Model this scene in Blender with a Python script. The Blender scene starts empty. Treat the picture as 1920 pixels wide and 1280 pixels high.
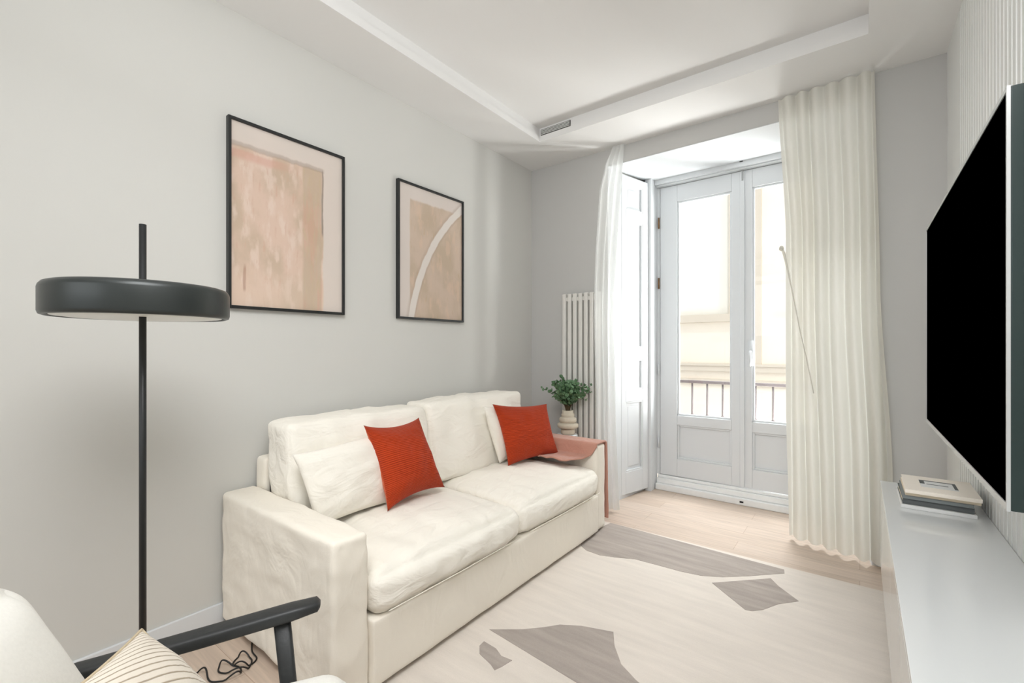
import bpy, bmesh, math, random
from mathutils import Vector, Matrix, noise
PI = math.pi
scn = bpy.context.scene
C = scn.collection

# ------------------------------------------------------------------ camera
cam_d = bpy.data.cameras.new('camera'); cam = bpy.data.objects.new('camera', cam_d); C.objects.link(cam)
cam.location = (0, 0, 1.3)
cam.rotation_euler = (PI/2, 0, math.radians(37.344))
cam_d.sensor_width = 36.0; cam_d.lens = 36.0*854.5/1920
cam_d.shift_y = 12.0/1920; cam_d.clip_start = 0.02; cam_d.clip_end = 200
scn.camera = cam

# ------------------------------------------------------------------ world, lights, exposure
scn.view_settings.view_transform = 'Standard'; scn.view_settings.look = 'None'
scn.view_settings.gamma = 1.0; scn.view_settings.use_curve_mapping = False
scn.view_settings.exposure = 0.23
w = bpy.data.worlds.new('sky'); scn.world = w; w.use_nodes = True
bg = w.node_tree.nodes['Background']; bg.inputs[0].default_value = (0.93, 0.97, 1.0, 1); bg.inputs[1].default_value = 0.82

def area(name, loc, target, sx, sy, power, col=(1, 1, 1), spread=PI):
    d = bpy.data.lights.new(name, 'AREA'); d.shape = 'RECTANGLE'; d.size = sx; d.size_y = sy
    d.energy = power; d.color = col; d.spread = spread
    o = bpy.data.objects.new(name, d); C.objects.link(o); o.location = loc
    o.rotation_euler = (Vector(target)-Vector(loc)).to_track_quat('-Z', 'Y').to_euler()
    return o
# daylight coming in obliquely from the sunlit street end, past the right curtain
area('daylight_far', (5.75, 7.90, 1.3), (-2.42, 3.05, 1.5), 2.2, 4.0, 520, (1.0, 0.995, 0.985))
area('daylight_side', (1.15, 5.55, 1.2), (-2.42, 3.1, 1.6), 1.5, 2.4, 60, (1.0, 0.995, 0.985))
# daylight bounced upward from the street and downward from the sky strip
area('daylight_balcony', (-0.42, 4.64, 0.20), (-1.1, 3.35, 2.94), 0.65, 0.30, 30, (1.0, 0.99, 0.975))
area('daylight_bounce', (0.9, 5.8, -0.7), (-0.9, 3.3, 2.4), 1.4, 1.2, 320, (1.0, 0.99, 0.975))
area('daylight_sky', (-0.75, 5.0, 3.9), (-0.75, 3.6, 0.6), 1.8, 1.2, 340, (0.96, 0.98, 1.0))
# added fill from behind the camera; no window is known there
area('rear_fill', (-1.0, -2.6, 2.1), (-1.0, 1.0, 0.2), 2.4, 1.2, 11, (0.95, 0.975, 1.0), math.radians(150))
# added fills, no fixtures: one up at the ceiling, one down on sofa and rug
area('ceiling_fill', (-0.8, 0.0, 2.45), (-0.8, 0.1, 3.0), 1.6, 1.6, 12, (0.95, 0.975, 1.0))
area('down_fill', (-0.25, 0.3, 2.90), (-1.25, 1.7, 0.1), 1.4, 1.4, 44, (0.975, 0.985, 1.0), math.radians(150))
sun_d = bpy.data.lights.new('sun', 'SUN'); sun_d.energy = 0.6; sun_d.angle = math.radians(0.6); sun_d.color = (1, 0.96, 0.9)
sun = bpy.data.objects.new('sun', sun_d); C.objects.link(sun)
sun.rotation_euler = Vector((-0.35, 0.75, -0.8)).to_track_quat('-Z', 'Y').to_euler()

# ------------------------------------------------------------------ materials
def srgb(r, g, b):
    f = lambda c: (c/255/12.92) if c/255 <= 0.04045 else ((c/255+0.055)/1.055)**2.4
    return (f(r), f(g), f(b), 1)
def nodes(m): return m.node_tree.nodes, m.node_tree.links
def mat(name, col, rough=0.6, metal=0.0, bump=0.0, scale=60.0, var=0.0, spec=0.5, sheen=0.0, coat=0.0):
    m = bpy.data.materials.new(name); m.use_nodes = True; N, L = nodes(m)
    b = N['Principled BSDF']; b.inputs['Base Color'].default_value = col; b.inputs['Roughness'].default_value = rough
    b.inputs['Metallic'].default_value = metal; b.inputs['Specular IOR Level'].default_value = spec
    b.inputs['Sheen Weight'].default_value = sheen; b.inputs['Coat Weight'].default_value = coat
    tc = N.new('ShaderNodeTexCoord'); nz = N.new('ShaderNodeTexNoise'); nz.inputs['Scale'].default_value = scale
    nz.inputs['Detail'].default_value = 4
    L.new(tc.outputs['Object'], nz.inputs['Vector'])
    if bump:
        bp = N.new('ShaderNodeBump'); bp.inputs['Strength'].default_value = bump; bp.inputs['Distance'].default_value = 0.004
        L.new(nz.outputs['Fac'], bp.inputs['Height']); L.new(bp.outputs['Normal'], b.inputs['Normal'])
    if var:
        mx = N.new('ShaderNodeMix'); mx.data_type = 'RGBA'
        mx.inputs[6].default_value = tuple(c*(1-var) for c in col[:3])+(1,); mx.inputs[7].default_value = tuple(min(1, c*(1+var)) for c in col[:3])+(1,)
        L.new(nz.outputs['Fac'], mx.inputs[0]); L.new(mx.outputs[2], b.inputs['Base Color'])
    return m
M = {}
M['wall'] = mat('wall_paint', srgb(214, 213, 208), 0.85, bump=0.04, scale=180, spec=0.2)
M['wall_shaded'] = mat('shaded_wall_paint', srgb(199, 198, 195), 0.85, bump=0.04, scale=180, spec=0.2)  # same wall paint, with the backlit window wall's shade put into the colour
M['ceiling'] = mat('ceiling_paint', srgb(236, 235, 233), 0.9, bump=0.03, scale=150, spec=0.2)
M['white'] = mat('white_lacquer', srgb(224, 227, 229), 0.35, bump=0.02, scale=40)
M['panel'] = mat('white_slats', srgb(232, 233, 230), 0.45, bump=0.03, scale=60)
M['gloss'] = mat('gloss_white', srgb(216, 218, 217), 0.16, bump=0.0, coat=0.3)
M['radiator'] = mat('radiator_enamel', srgb(226, 224, 218), 0.35)
M['black'] = mat('black_powder_coat', srgb(30, 32, 32), 0.42, bump=0.05, scale=300)
M['blackwood'] = mat('black_stained_wood', srgb(40, 42, 43), 0.45, bump=0.12, scale=90, var=0.15)
M['shade'] = mat('satin_black_metal', srgb(52, 56, 55), 0.34, metal=0.25, bump=0.02, scale=200)
M['diffuser'] = mat('opal_acrylic', srgb(235, 236, 230), 0.3)
M['screen'] = mat('tv_screen', (0.0, 0.0, 0.0, 1), 0.5, spec=0.0)
M['bezel'] = mat('tv_silver_bezel', srgb(205, 206, 205), 0.3, metal=0.5)
M['tvside'] = mat('tv_dark_side', srgb(22, 42, 40), 0.3, coat=0.3)
M['brass'] = mat('aged_brass', srgb(140, 110, 80), 0.4, metal=0.7)
M['steel'] = mat('brushed_steel', srgb(150, 150, 150), 0.35, metal=0.8)
M['rust'] = mat('rust_velvet_back', srgb(196, 84, 30), 0.8, bump=0.3, scale=250, sheen=0.3, spec=0.1)
M['vase'] = mat('cream_stoneware', srgb(214, 204, 184), 0.7, bump=0.25, scale=90, var=0.08)
M['leaf'] = mat('eucalyptus_leaf', srgb(104, 138, 100), 0.5, scale=30, var=0.5)
M['stem'] = mat('brown_stem', srgb(90, 75, 50), 0.8)
M['cable'] = mat('black_cable', srgb(18, 18, 18), 0.5)
M['hole'] = mat('dark_void', srgb(14, 14, 14), 0.9)
M['paper'] = mat('page_paper', srgb(228, 214, 190), 0.85, bump=0.2, scale=200)
M['book_grey'] = mat('grey_book_cloth', srgb(122, 128, 128), 0.6, bump=0.15, scale=250)
M['book_dark'] = mat('slate_book_cloth', srgb(88, 92, 92), 0.6, bump=0.15, scale=250)
M['book_white'] = mat('white_book_cover', srgb(226, 226, 224), 0.4)
M['book_cream'] = mat('cream_book_cover', srgb(247, 238, 225), 0.5)
M['facade'] = mat('cream_render', srgb(244, 234, 220), 0.9, bump=0.1, scale=8, var=0.03)
M['stone'] = mat('pale_stone', srgb(214, 202, 186), 0.9, bump=0.1, scale=8, var=0.04)
M['facade_glass'] = mat('facade_window', srgb(244, 240, 230), 0.5)
M['iron'] = mat('grey_iron', srgb(92, 84, 84), 0.6)
M['sill'] = mat('worn_white_sill', srgb(244, 245, 244), 0.5, bump=0.1, scale=30, var=0.04)
M['grille'] = mat('grey_grille', srgb(92, 92, 88), 0.5)
M['piping'] = mat('beige_piping', srgb(196, 180, 152), 0.9)

def fabric(name, col, wr=0.25, weave=420, wscale=7.0, stretch=(1, 1, 1), sheen=0.1, var=0.03):
    m = bpy.data.materials.new(name); m.use_nodes = True; N, L = nodes(m); b = N['Principled BSDF']
    b.inputs['Roughness'].default_value = 0.92; b.inputs['Specular IOR Level'].default_value = 0.15
    b.inputs['Sheen Weight'].default_value = sheen
    tc = N.new('ShaderNodeTexCoord'); mp = N.new('ShaderNodeMapping'); mp.inputs['Scale'].default_value = stretch
    L.new(tc.outputs['Object'], mp.inputs['Vector'])
    a = N.new('ShaderNodeTexNoise'); a.inputs['Scale'].default_value = weave; a.inputs['Detail'].default_value = 2
    c = N.new('ShaderNodeTexNoise'); c.inputs['Scale'].default_value = wscale; c.inputs['Detail'].default_value = 3; c.inputs['Distortion'].default_value = 1.2
    L.new(tc.outputs['Object'], a.inputs['Vector']); L.new(mp.outputs['Vector'], c.inputs['Vector'])
    b1 = N.new('ShaderNodeBump'); b1.inputs['Strength'].default_value = wr; b1.inputs['Distance'].default_value = 0.045
    b2 = N.new('ShaderNodeBump'); b2.inputs['Strength'].default_value = 0.25; b2.inputs['Distance'].default_value = 0.002
    L.new(c.outputs['Fac'], b1.inputs['Height']); L.new(b1.outputs['Normal'], b2.inputs['Normal'])
    L.new(a.outputs['Fac'], b2.inputs['Height']); L.new(b2.outputs['Normal'], b.inputs['Normal'])
    mx = N.new('ShaderNodeMix'); mx.data_type = 'RGBA'
    mx.inputs[6].default_value = tuple(x*(1-var) for x in col[:3])+(1,); mx.inputs[7].default_value = tuple(min(1, x*(1+var)) for x in col[:3])+(1,)
    L.new(a.outputs['Fac'], mx.inputs[0]); L.new(mx.outputs[2], b.inputs['Base Color'])
    return m
M['linen'] = fabric('ivory_slipcover', srgb(243, 236, 223), 0.3, 420, 6.0, (1, 1, 0.6))
M['linen2'] = fabric('ivory_cushion_cover', srgb(247, 242, 231), 0.35, 420, 9.0, (1.5, 0.5, 1.2))
M['boucle'] = fabric('cream_boucle', srgb(233, 231, 224), 0.06, 150, 5.0, var=0.05)
M['throw'] = fabric('rose_wool', srgb(196, 146, 128), 0.25, 260, 12.0, sheen=0.3, var=0.08)
M['rug'] = fabric('rug_taupe_light', srgb(222, 213, 203), 0.05, 220, 14.0, (0.5, 5, 1), var=0.05)
M['rug_dark'] = fabric('rug_taupe_dark', srgb(172, 162, 154), 0.05, 220, 14.0, (0.5, 5, 1), var=0.09)

def add_streak(m, amt, sx, sy, sc=3.0):       # soft pile direction streaks in a rug
    N, L = nodes(m); b = N['Principled BSDF']; src = b.inputs['Base Color'].links[0].from_socket
    tc = N.new('ShaderNodeTexCoord'); mp = N.new('ShaderNodeMapping'); mp.inputs['Scale'].default_value = (sx, sy, 1)
    mp.inputs['Rotation'].default_value = (0, 0, math.radians(8))
    nz = N.new('ShaderNodeTexNoise'); nz.inputs['Scale'].default_value = sc; nz.inputs['Detail'].default_value = 5
    L.new(tc.outputs['Object'], mp.inputs['Vector']); L.new(mp.outputs['Vector'], nz.inputs['Vector'])
    rp = N.new('ShaderNodeMapRange'); rp.inputs[1].default_value = 0.3; rp.inputs[2].default_value = 0.7
    rp.inputs[3].default_value = 1-amt; rp.inputs[4].default_value = 1+amt*0.5
    L.new(nz.outputs['Fac'], rp.inputs[0])
    vm = N.new('ShaderNodeVectorMath'); vm.operation = 'SCALE'
    L.new(src, vm.inputs[0]); L.new(rp.outputs[0], vm.inputs['Scale']); L.new(vm.outputs[0], b.inputs['Base Color'])
add_streak(M['rug'], 0.07, 1.0, 7.0); add_streak(M['rug_dark'], 0.17, 1.0, 7.0)

def corduroy():
    m = fabric('rust_corduroy', srgb(190, 66, 30), 0.15, 420, 9.0, sheen=0.1, var=0.1); N, L = nodes(m); b = N['Principled BSDF']
    uv = N.new('ShaderNodeUVMap'); wv = N.new('ShaderNodeTexWave'); wv.bands_direction = 'Y'
    wv.inputs['Scale'].default_value = 17; wv.inputs['Distortion'].default_value = 0.4; wv.inputs['Detail'].default_value = 1
    L.new(uv.outputs[0], wv.inputs['Vector'])
    bp = N.new('ShaderNodeBump'); bp.inputs['Strength'].default_value = 0.8; bp.inputs['Distance'].default_value = 0.004
    L.new(wv.outputs['Fac'], bp.inputs['Height']); L.new(b.inputs['Normal'].links[0].from_socket, bp.inputs['Normal'])
    L.new(bp.outputs['Normal'], b.inputs['Normal'])
    src = b.inputs['Base Color'].links[0].from_socket
    mx = N.new('ShaderNodeMix'); mx.data_type = 'RGBA'; mx.blend_type = 'MULTIPLY'; mx.inputs[0].default_value = 1
    rp = N.new('ShaderNodeMapRange'); rp.inputs[3].default_value = 0.80; rp.inputs[4].default_value = 1.08
    L.new(wv.outputs['Fac'], rp.inputs[0]); L.new(src, mx.inputs[6]); L.new(rp.outputs[0], mx.inputs[7]); L.new(mx.outputs[2], b.inputs['Base Color'])
    return m
M['cord'] = corduroy()

def striped():                                # cream cushion with thin sewn beige lines
    m = fabric('cream_striped_cotton', srgb(226, 216, 200), 0.1, 350, 9.0); N, L = nodes(m); b = N['Principled BSDF']
    uv = N.new('ShaderNodeUVMap'); mp = N.new('ShaderNodeMapping'); mp.inputs['Rotation'].default_value = (0, 0, math.radians(-38))
    wv = N.new('ShaderNodeTexWave'); wv.bands_direction = 'Y'; wv.inputs['Scale'].default_value = 7.2; wv.inputs['Distortion'].default_value = 0.3
    L.new(uv.outputs[0], mp.inputs[0]); L.new(mp.outputs[0], wv.inputs['Vector'])
    cr = N.new('ShaderNodeValToRGB'); cr.color_ramp.elements[0].position = 0.0; cr.color_ramp.elements[0].color = srgb(172, 156, 134)
    cr.color_ramp.elements[1].position = 0.16; cr.color_ramp.elements[1].color = srgb(228, 219, 205)
    L.new(wv.outputs['Fac'], cr.inputs[0]); L.new(cr.outputs[0], b.inputs['Base Color'])
    bp = N.new('ShaderNodeBump'); bp.inputs['Strength'].default_value = 0.7; bp.inputs['Distance'].default_value = 0.006
    L.new(cr.outputs[0], bp.inputs['Height']); L.new(b.inputs['Normal'].links[0].from_socket, bp.inputs['Normal']); L.new(bp.outputs['Normal'], b.inputs['Normal'])
    return m
M['stripe'] = striped()

def wood_floor():
    m = bpy.data.materials.new('oak_planks'); m.use_nodes = True; N, L = nodes(m); b = N['Principled BSDF']
    tc = N.new('ShaderNodeTexCoord'); mp = N.new('ShaderNodeMapping'); mp.inputs['Rotation'].default_value = (0, 0, 0)
    L.new(tc.outputs['Object'], mp.inputs[0])
    br = N.new('ShaderNodeTexBrick'); br.inputs['Scale'].default_value = 1.0; br.inputs['Brick Width'].default_value = 1.3
    br.inputs['Row Height'].default_value = 0.16; br.inputs['Mortar Size'].default_value = 0.0012; br.inputs['Mortar Smooth'].default_value = 0.3
    br.inputs['Color1'].default_value = srgb(210, 192, 176); br.inputs['Color2'].default_value = srgb(200, 180, 162); br.inputs['Mortar'].default_value = srgb(168, 142, 120)
    L.new(mp.outputs[0], br.inputs['Vector'])
    m2 = N.new('ShaderNodeMapping'); m2.inputs['Scale'].default_value = (1.6, 26, 1); L.new(tc.outputs['Object'], m2.inputs[0])
    nz = N.new('ShaderNodeTexNoise'); nz.inputs['Scale'].default_value = 2.2; nz.inputs['Detail'].default_value = 6; nz.inputs['Distortion'].default_value = 0.6
    L.new(m2.outputs[0], nz.inputs['Vector'])
    rp = N.new('ShaderNodeMapRange'); rp.inputs[1].default_value = 0.3; rp.inputs[2].default_value = 0.7; rp.inputs[3].default_value = 0.84; rp.inputs[4].default_value = 1.06
    L.new(nz.outputs['Fac'], rp.inputs[0])
    vm = N.new('ShaderNodeVectorMath'); vm.operation = 'SCALE'; L.new(br.outputs['Color'], vm.inputs[0]); L.new(rp.outputs[0], vm.inputs['Scale'])
    L.new(vm.outputs[0], b.inputs['Base Color']); b.inputs['Roughness'].default_value = 0.42
    return m
M['floor'] = wood_floor()

def thin_glass():
    m = bpy.data.materials.new('clear_glass'); m.use_nodes = True; N, L = nodes(m); N.remove(N['Principled BSDF'])
    t = N.new('ShaderNodeBsdfTransparent'); t.inputs[0].default_value = (0.97, 0.98, 0.98, 1)
    g = N.new('ShaderNodeBsdfGlossy'); g.inputs['Roughness'].default_value = 0.02
    f = N.new('ShaderNodeLayerWeight'); pw = N.new('ShaderNodeMath'); pw.operation = 'POWER'; pw.inputs[1].default_value = 4.5
    ad = N.new('ShaderNodeMath'); ad.operation = 'MULTIPLY_ADD'; ad.inputs[1].default_value = 0.8; ad.inputs[2].default_value = 0.03; mx = N.new('ShaderNodeMixShader')
    L.new(f.outputs['Facing'], pw.inputs[0]); L.new(pw.outputs[0], ad.inputs[0]); L.new(ad.outputs[0], mx.inputs[0]); L.new(t.outputs[0], mx.inputs[1]); L.new(g.outputs[0], mx.inputs[2])
    L.new(mx.outputs[0], N['Material Output'].inputs[0]); return m
M['glass'] = thin_glass()

def sheer(name, trans, col):
    m = bpy.data.materials.new(name); m.use_nodes = True; N, L = nodes(m); N.remove(N['Principled BSDF'])
    d = N.new('ShaderNodeBsdfDiffuse'); d.inputs[0].default_value = col
    t = N.new('ShaderNodeBsdfTranslucent'); t.inputs[0].default_value = col
    x = N.new('ShaderNodeBsdfTransparent'); m1 = N.new('ShaderNodeMixShader'); m2 = N.new('ShaderNodeMixShader')
    m1.inputs[0].default_value = 0.42; m2.inputs[0].default_value = trans
    L.new(d.outputs[0], m1.inputs[1]); L.new(t.outputs[0], m1.inputs[2]); L.new(m1.outputs[0], m2.inputs[1]); L.new(x.outputs[0], m2.inputs[2])
    tc = N.new('ShaderNodeTexCoord'); nz = N.new('ShaderNodeTexNoise'); nz.inputs['Scale'].default_value = 500
    bp = N.new('ShaderNodeBump'); bp.inputs['Strength'].default_value = 0.15; bp.inputs['Distance'].default_value = 0.002
    L.new(tc.outputs['Object'], nz.inputs['Vector']); L.new(nz.outputs['Fac'], bp.inputs['Height']); L.new(bp.outputs[0], d.inputs['Normal'])
    L.new(m2.outputs[0], N['Material Output'].inputs[0]); return m
M['sheer_l'] = sheer('sheer_voile', 0.30, srgb(244, 245, 243))
M['sheer_r'] = sheer('ivory_voile', 0.07, srgb(240, 238, 230))

def art(name, kind):
    """abstract print on UV 0..1; soft plaster-like blocks"""
    m = bpy.data.materials.new(name); m.use_nodes = True; N, L = nodes(m); b = N['Principled BSDF']; b.inputs['Roughness'].default_value = 0.75
    b.inputs['Specular IOR Level'].default_value = 0.2
    uv = N.new('ShaderNodeUVMap'); sp = N.new('ShaderNodeSeparateXYZ'); L.new(uv.outputs[0], sp.inputs[0])
    def noi(sc, det=5, stretch=(1, 1, 1)):
        mp = N.new('ShaderNodeMapping'); mp.inputs['Scale'].default_value = stretch; L.new(uv.outputs[0], mp.inputs[0])
        n = N.new('ShaderNodeTexNoise'); n.inputs['Scale'].default_value = sc; n.inputs['Detail'].default_value = det; L.new(mp.outputs[0], n.inputs['Vector']); return n.outputs['Fac']
    def mth(op, a, c, d=None):
        n = N.new('ShaderNodeMath'); n.operation = op
        for i, v in enumerate([a, c, d]):
            if v is None: continue
            if isinstance(v, (int, float)): n.inputs[i].default_value = v
            else: L.new(v, n.inputs[i])
        return n.outputs[0]
    def step(x, e0, e1):
        n = N.new('ShaderNodeMapRange'); n.interpolation_type = 'SMOOTHSTEP'; L.new(x, n.inputs[0]); n.inputs[1].default_value = min(e0, e1); n.inputs[2].default_value = max(e0, e1)
        n.inputs[3].default_value = 0 if e0 < e1 else 1; n.inputs[4].default_value = 1 if e0 < e1 else 0; return n.outputs[0]
    def mix(f, a, c):
        n = N.new('ShaderNodeMix'); n.data_type = 'RGBA'
        if isinstance(f, (int, float)): n.inputs[0].default_value = f
        else: L.new(f, n.inputs[0])
        for i, v in ((6, a), (7, c)):
            if isinstance(v, tuple): n.inputs[i].default_value = v
            else: L.new(v, n.inputs[i])
        return n.outputs[2]
    nA = noi(3, 8); nB = noi(7, 8, (1.6, 0.8, 1)); nC = noi(16, 6, (2, 0.6, 1)); nD = noi(5, 3, (3, 0.6, 1))
    wob = mth('MULTIPLY', mth('SUBTRACT', nB, 0.5), 0.03)
    U = mth('ADD', sp.outputs[0], wob); V = mth('ADD', sp.outputs[1], wob)
    if kind == 1:
        paper = mix(nA, srgb(226, 212, 202), srgb(214, 205, 196))
        body = mix(step(nA, 0.42, 0.6), srgb(220, 194, 176), srgb(202, 180, 158))
        body = mix(mth('MULTIPLY', step(nB, 0.48, 0.62), 0.7), body, srgb(228, 208, 194))
        body = mix(mth('MULTIPLY', step(nC, 0.56, 0.72), 0.55), body, srgb(208, 172, 150))
        body = mix(mth('MULTIPLY', step(V, 0.30, 0.05), 0.45), body, srgb(226, 204, 184))
        inner = mth('MULTIPLY', step(U, 0.59, 0.62), step(U, 0.80, 0.78))
        strip = mix(step(nD, 0.45, 0.62), srgb(196, 176, 152), srgb(204, 168, 146))
        strip = mix(mth('MULTIPLY', step(nC, 0.5, 0.66), 0.7), strip, srgb(198, 180, 148))
        body = mix(mth('MULTIPLY', inner, 0.75), body, strip)
        inside = mth('MULTIPLY', step(U, 0.815, 0.795), step(V, 0.885, 0.865))
        colr = mix(inside, paper, body)
        vl = mth('MULTIPLY', mth('MULTIPLY', step(U, 0.785, 0.795), step(U, 0.81, 0.80)), mth('MULTIPLY', step(V, 0.45, 0.5), step(V, 0.89, 0.87)))
        hl = mth('MULTIPLY', mth('MULTIPLY', step(V, 0.86, 0.872), step(V, 0.90, 0.885)), step(U, 0.83, 0.79))
        colr = mix(mth('MULTIPLY', vl, 0.75), colr, srgb(140, 132, 124)); colr = mix(mth('MULTIPLY', hl, 0.5), colr, srgb(166, 148, 136))
        pk = mth('MULTIPLY', mth('MULTIPLY', step(V, 0.79, 0.82), step(V, 0.86, 0.84)), step(U, 0.6, 0.3))
        colr = mix(mth('MULTIPLY', pk, 0.5), colr, srgb(212, 160, 142))
        ml = mth('MULTIPLY', mth('MULTIPLY', step(U, 0.09, 0.10), step(U, 0.12, 0.11)), mth('MULTIPLY', step(V, 0.07, 0.1), step(V, 0.24, 0.2)))
        colr = mix(mth('MULTIPLY', ml, 0.6), colr, srgb(170, 130, 110))
    else:
        paper = mix(nA, srgb(222, 210, 202), srgb(212, 203, 195))
        body = mix(step(nA, 0.4, 0.6), srgb(206, 186, 168), srgb(194, 175, 154))
        body = mix(mth('MULTIPLY', step(nB, 0.52, 0.66), 0.6), body, srgb(216, 190, 168))
        body = mix(mth('MULTIPLY', step(nC, 0.6, 0.74), 0.6), body, srgb(194, 168, 134))
        inside = mth('MULTIPLY', step(U, 0.145, 0.165), step(V, 0.905, 0.885))
        colr = mix(inside, paper, body)
        # arc: circle centred right and below, radius in uv with y in width units
        dx = mth('SUBTRACT', sp.outputs[0], 2.478); dy = mth('MULTIPLY', mth('SUBTRACT', sp.outputs[1], -0.285), 1.48)
        r = mth('SQRT', mth('ADD', mth('MULTIPLY', dx, dx), mth('MULTIPLY', dy, dy)), 0)
        r = mth('ADD', r, wob)
        arc = mth('MULTIPLY', step(r, 2.292, 2.307), step(r, 2.392, 2.377))
        edge = mth('MULTIPLY', step(r, 2.267, 2.292), step(r, 2.432, 2.392))
        colr = mix(mth('MULTIPLY', edge, 0.35), colr, srgb(170, 150, 136)); colr = mix(arc, colr, srgb(224, 216, 208))
    L.new(colr, b.inputs['Base Color']); return m
M['art1'] = art('print_block', 1); M['art2'] = art('print_arc', 2)
M['photo'] = mat('book_photo', srgb(150, 146, 140), 0.4, scale=14, var=0.5)

# ------------------------------------------------------------------ helpers
def obj(name, bm, m, parent=None, smooth=False, kind=None, bevel=0.0, subd=0):
    me = bpy.data.meshes.new(name); bmesh.ops.recalc_face_normals(bm, faces=bm.faces); bm.to_mesh(me); bm.free()
    for mm in (m if isinstance(m, (list, tuple)) else [m]): me.materials.append(mm)
    o = bpy.data.objects.new(name, me); C.objects.link(o)
    if parent: o.parent = parent
    if kind: o['kind'] = kind
    if smooth:
        for p in me.polygons: p.use_smooth = True
    if bevel:
        b = o.modifiers.new('bevel', 'BEVEL'); b.width = bevel; b.segments = 3; b.limit_method = 'ANGLE'; b.angle_limit = math.radians(40)
        b.harden_normals = False
        for p in me.polygons: p.use_smooth = True
        wn = o.modifiers.new('wn', 'WEIGHTED_NORMAL'); wn.keep_sharp = True
    if subd:
        s = o.modifiers.new('subdivision', 'SUBSURF'); s.levels = subd; s.render_levels = subd
    return o
def struct(name, bm, m, parent=None, **k):
    return obj(name, bm, m, parent, kind=None if parent else 'structure', **k)
def thing(name, label, cat, loc=(0, 0, 0), rz=0, group=None):
    o = bpy.data.objects.new(name, None); C.objects.link(o); o.location = loc; o.rotation_euler = (0, 0, rz)
    o.empty_display_size = 0.1; tag(o, label, cat, group); return o
def tag(o, label, cat, group=None):
    o['label'] = label; o['category'] = cat
    if group: o['group'] = group
    return o
def box(bm, a, b):
    x0, y0, z0 = a; x1, y1, z1 = b
    v = [bm.verts.new(p) for p in ((x0, y0, z0), (x1, y0, z0), (x1, y1, z0), (x0, y1, z0), (x0, y0, z1), (x1, y0, z1), (x1, y1, z1), (x0, y1, z1))]
    for f in ((0, 3, 2, 1), (4, 5, 6, 7), (0, 1, 5, 4), (1, 2, 6, 5), (2, 3, 7, 6), (3, 0, 4, 7)): bm.faces.new([v[i] for i in f])
    return v
def B(*boxes):
    bm = bmesh.new()
    for a, b in boxes: box(bm, a, b)
    return bm
def prism(bm, pts, z0, z1):
    lo = [bm.verts.new((x, y, z0)) for x, y in pts]; hi = [bm.verts.new((x, y, z1)) for x, y in pts]; n = len(pts)
    bm.faces.new(lo[::-1]); bm.faces.new(hi)
    for i in range(n): bm.faces.new((lo[i], lo[(i+1) % n], hi[(i+1) % n], hi[i]))
def tube(bm, pts, r, seg=10, cap=True):
    pts = [Vector(p) for p in pts]; rings = []; prev = None
    for i, p in enumerate(pts):
        t = (pts[min(i+1, len(pts)-1)]-pts[max(i-1, 0)]).normalized()
        if prev is None:
            up = Vector((0, 0, 1)) if abs(t.z) < 0.9 else Vector((1, 0, 0)); n = t.cross(up).normalized()
        else: n = (prev-t*prev.dot(t)).normalized()
        prev = n; bn = t.cross(n); rr = r[i] if isinstance(r, (list, tuple)) else r
        rings.append([bm.verts.new(p+n*(rr*math.cos(2*PI*k/seg))+bn*(rr*math.sin(2*PI*k/seg))) for k in range(seg)])
    for a, b in zip(rings, rings[1:]):
        for k in range(seg): bm.faces.new((a[k], a[(k+1) % seg], b[(k+1) % seg], b[k]))
    if cap: bm.faces.new(rings[0][::-1]); bm.faces.new(rings[-1])
def lathe(bm, prof, seg=48, c=(0, 0)):
    rings = []
    for r, z in prof:
        rings.append([bm.verts.new((c[0]+r*math.cos(2*PI*k/seg), c[1]+r*math.sin(2*PI*k/seg), z)) for k in range(seg)] if r > 1e-5 else [bm.verts.new((c[0], c[1], z))])
    for a, b in zip(rings, rings[1:]):
        for k in range(seg):
            k2 = (k+1) % seg
            if len(a) == 1: bm.faces.new((a[0], b[k], b[k2]))
            elif len(b) == 1: bm.faces.new((a[k], a[k2], b[0]))
            else: bm.faces.new((a[k], a[k2], b[k2], b[k]))
def bar(bm, pts, w, h, up=(0, 0, 1)):
    """flat bar swept along pts; w sideways, h along up (lists allowed)"""
    pts = [Vector(p) for p in pts]; rings = []
    for i, p in enumerate(pts):
        t = (pts[min(i+1, len(pts)-1)]-pts[max(i-1, 0)]).normalized(); s = t.cross(Vector(up)).normalized(); u = s.cross(t)
        ww = (w[i] if isinstance(w, (list, tuple)) else w)/2; hh = (h[i] if isinstance(h, (list, tuple)) else h)/2
        ring = []
        for k in range(24):
            a = 2*PI*k/24; ca, sa = math.cos(a), math.sin(a); e = 0.55
            ring.append(bm.verts.new(p+s*(ww*math.copysign(abs(ca)**e, ca))+u*(hh*math.copysign(abs(sa)**e, sa))))
        rings.append(ring)
    for a, b in zip(rings, rings[1:]):
        for k in range(24): bm.faces.new((a[k], a[(k+1) % 24], b[(k+1) % 24], b[k]))
    bm.faces.new(rings[0][::-1]); bm.faces.new(rings[-1])
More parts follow.
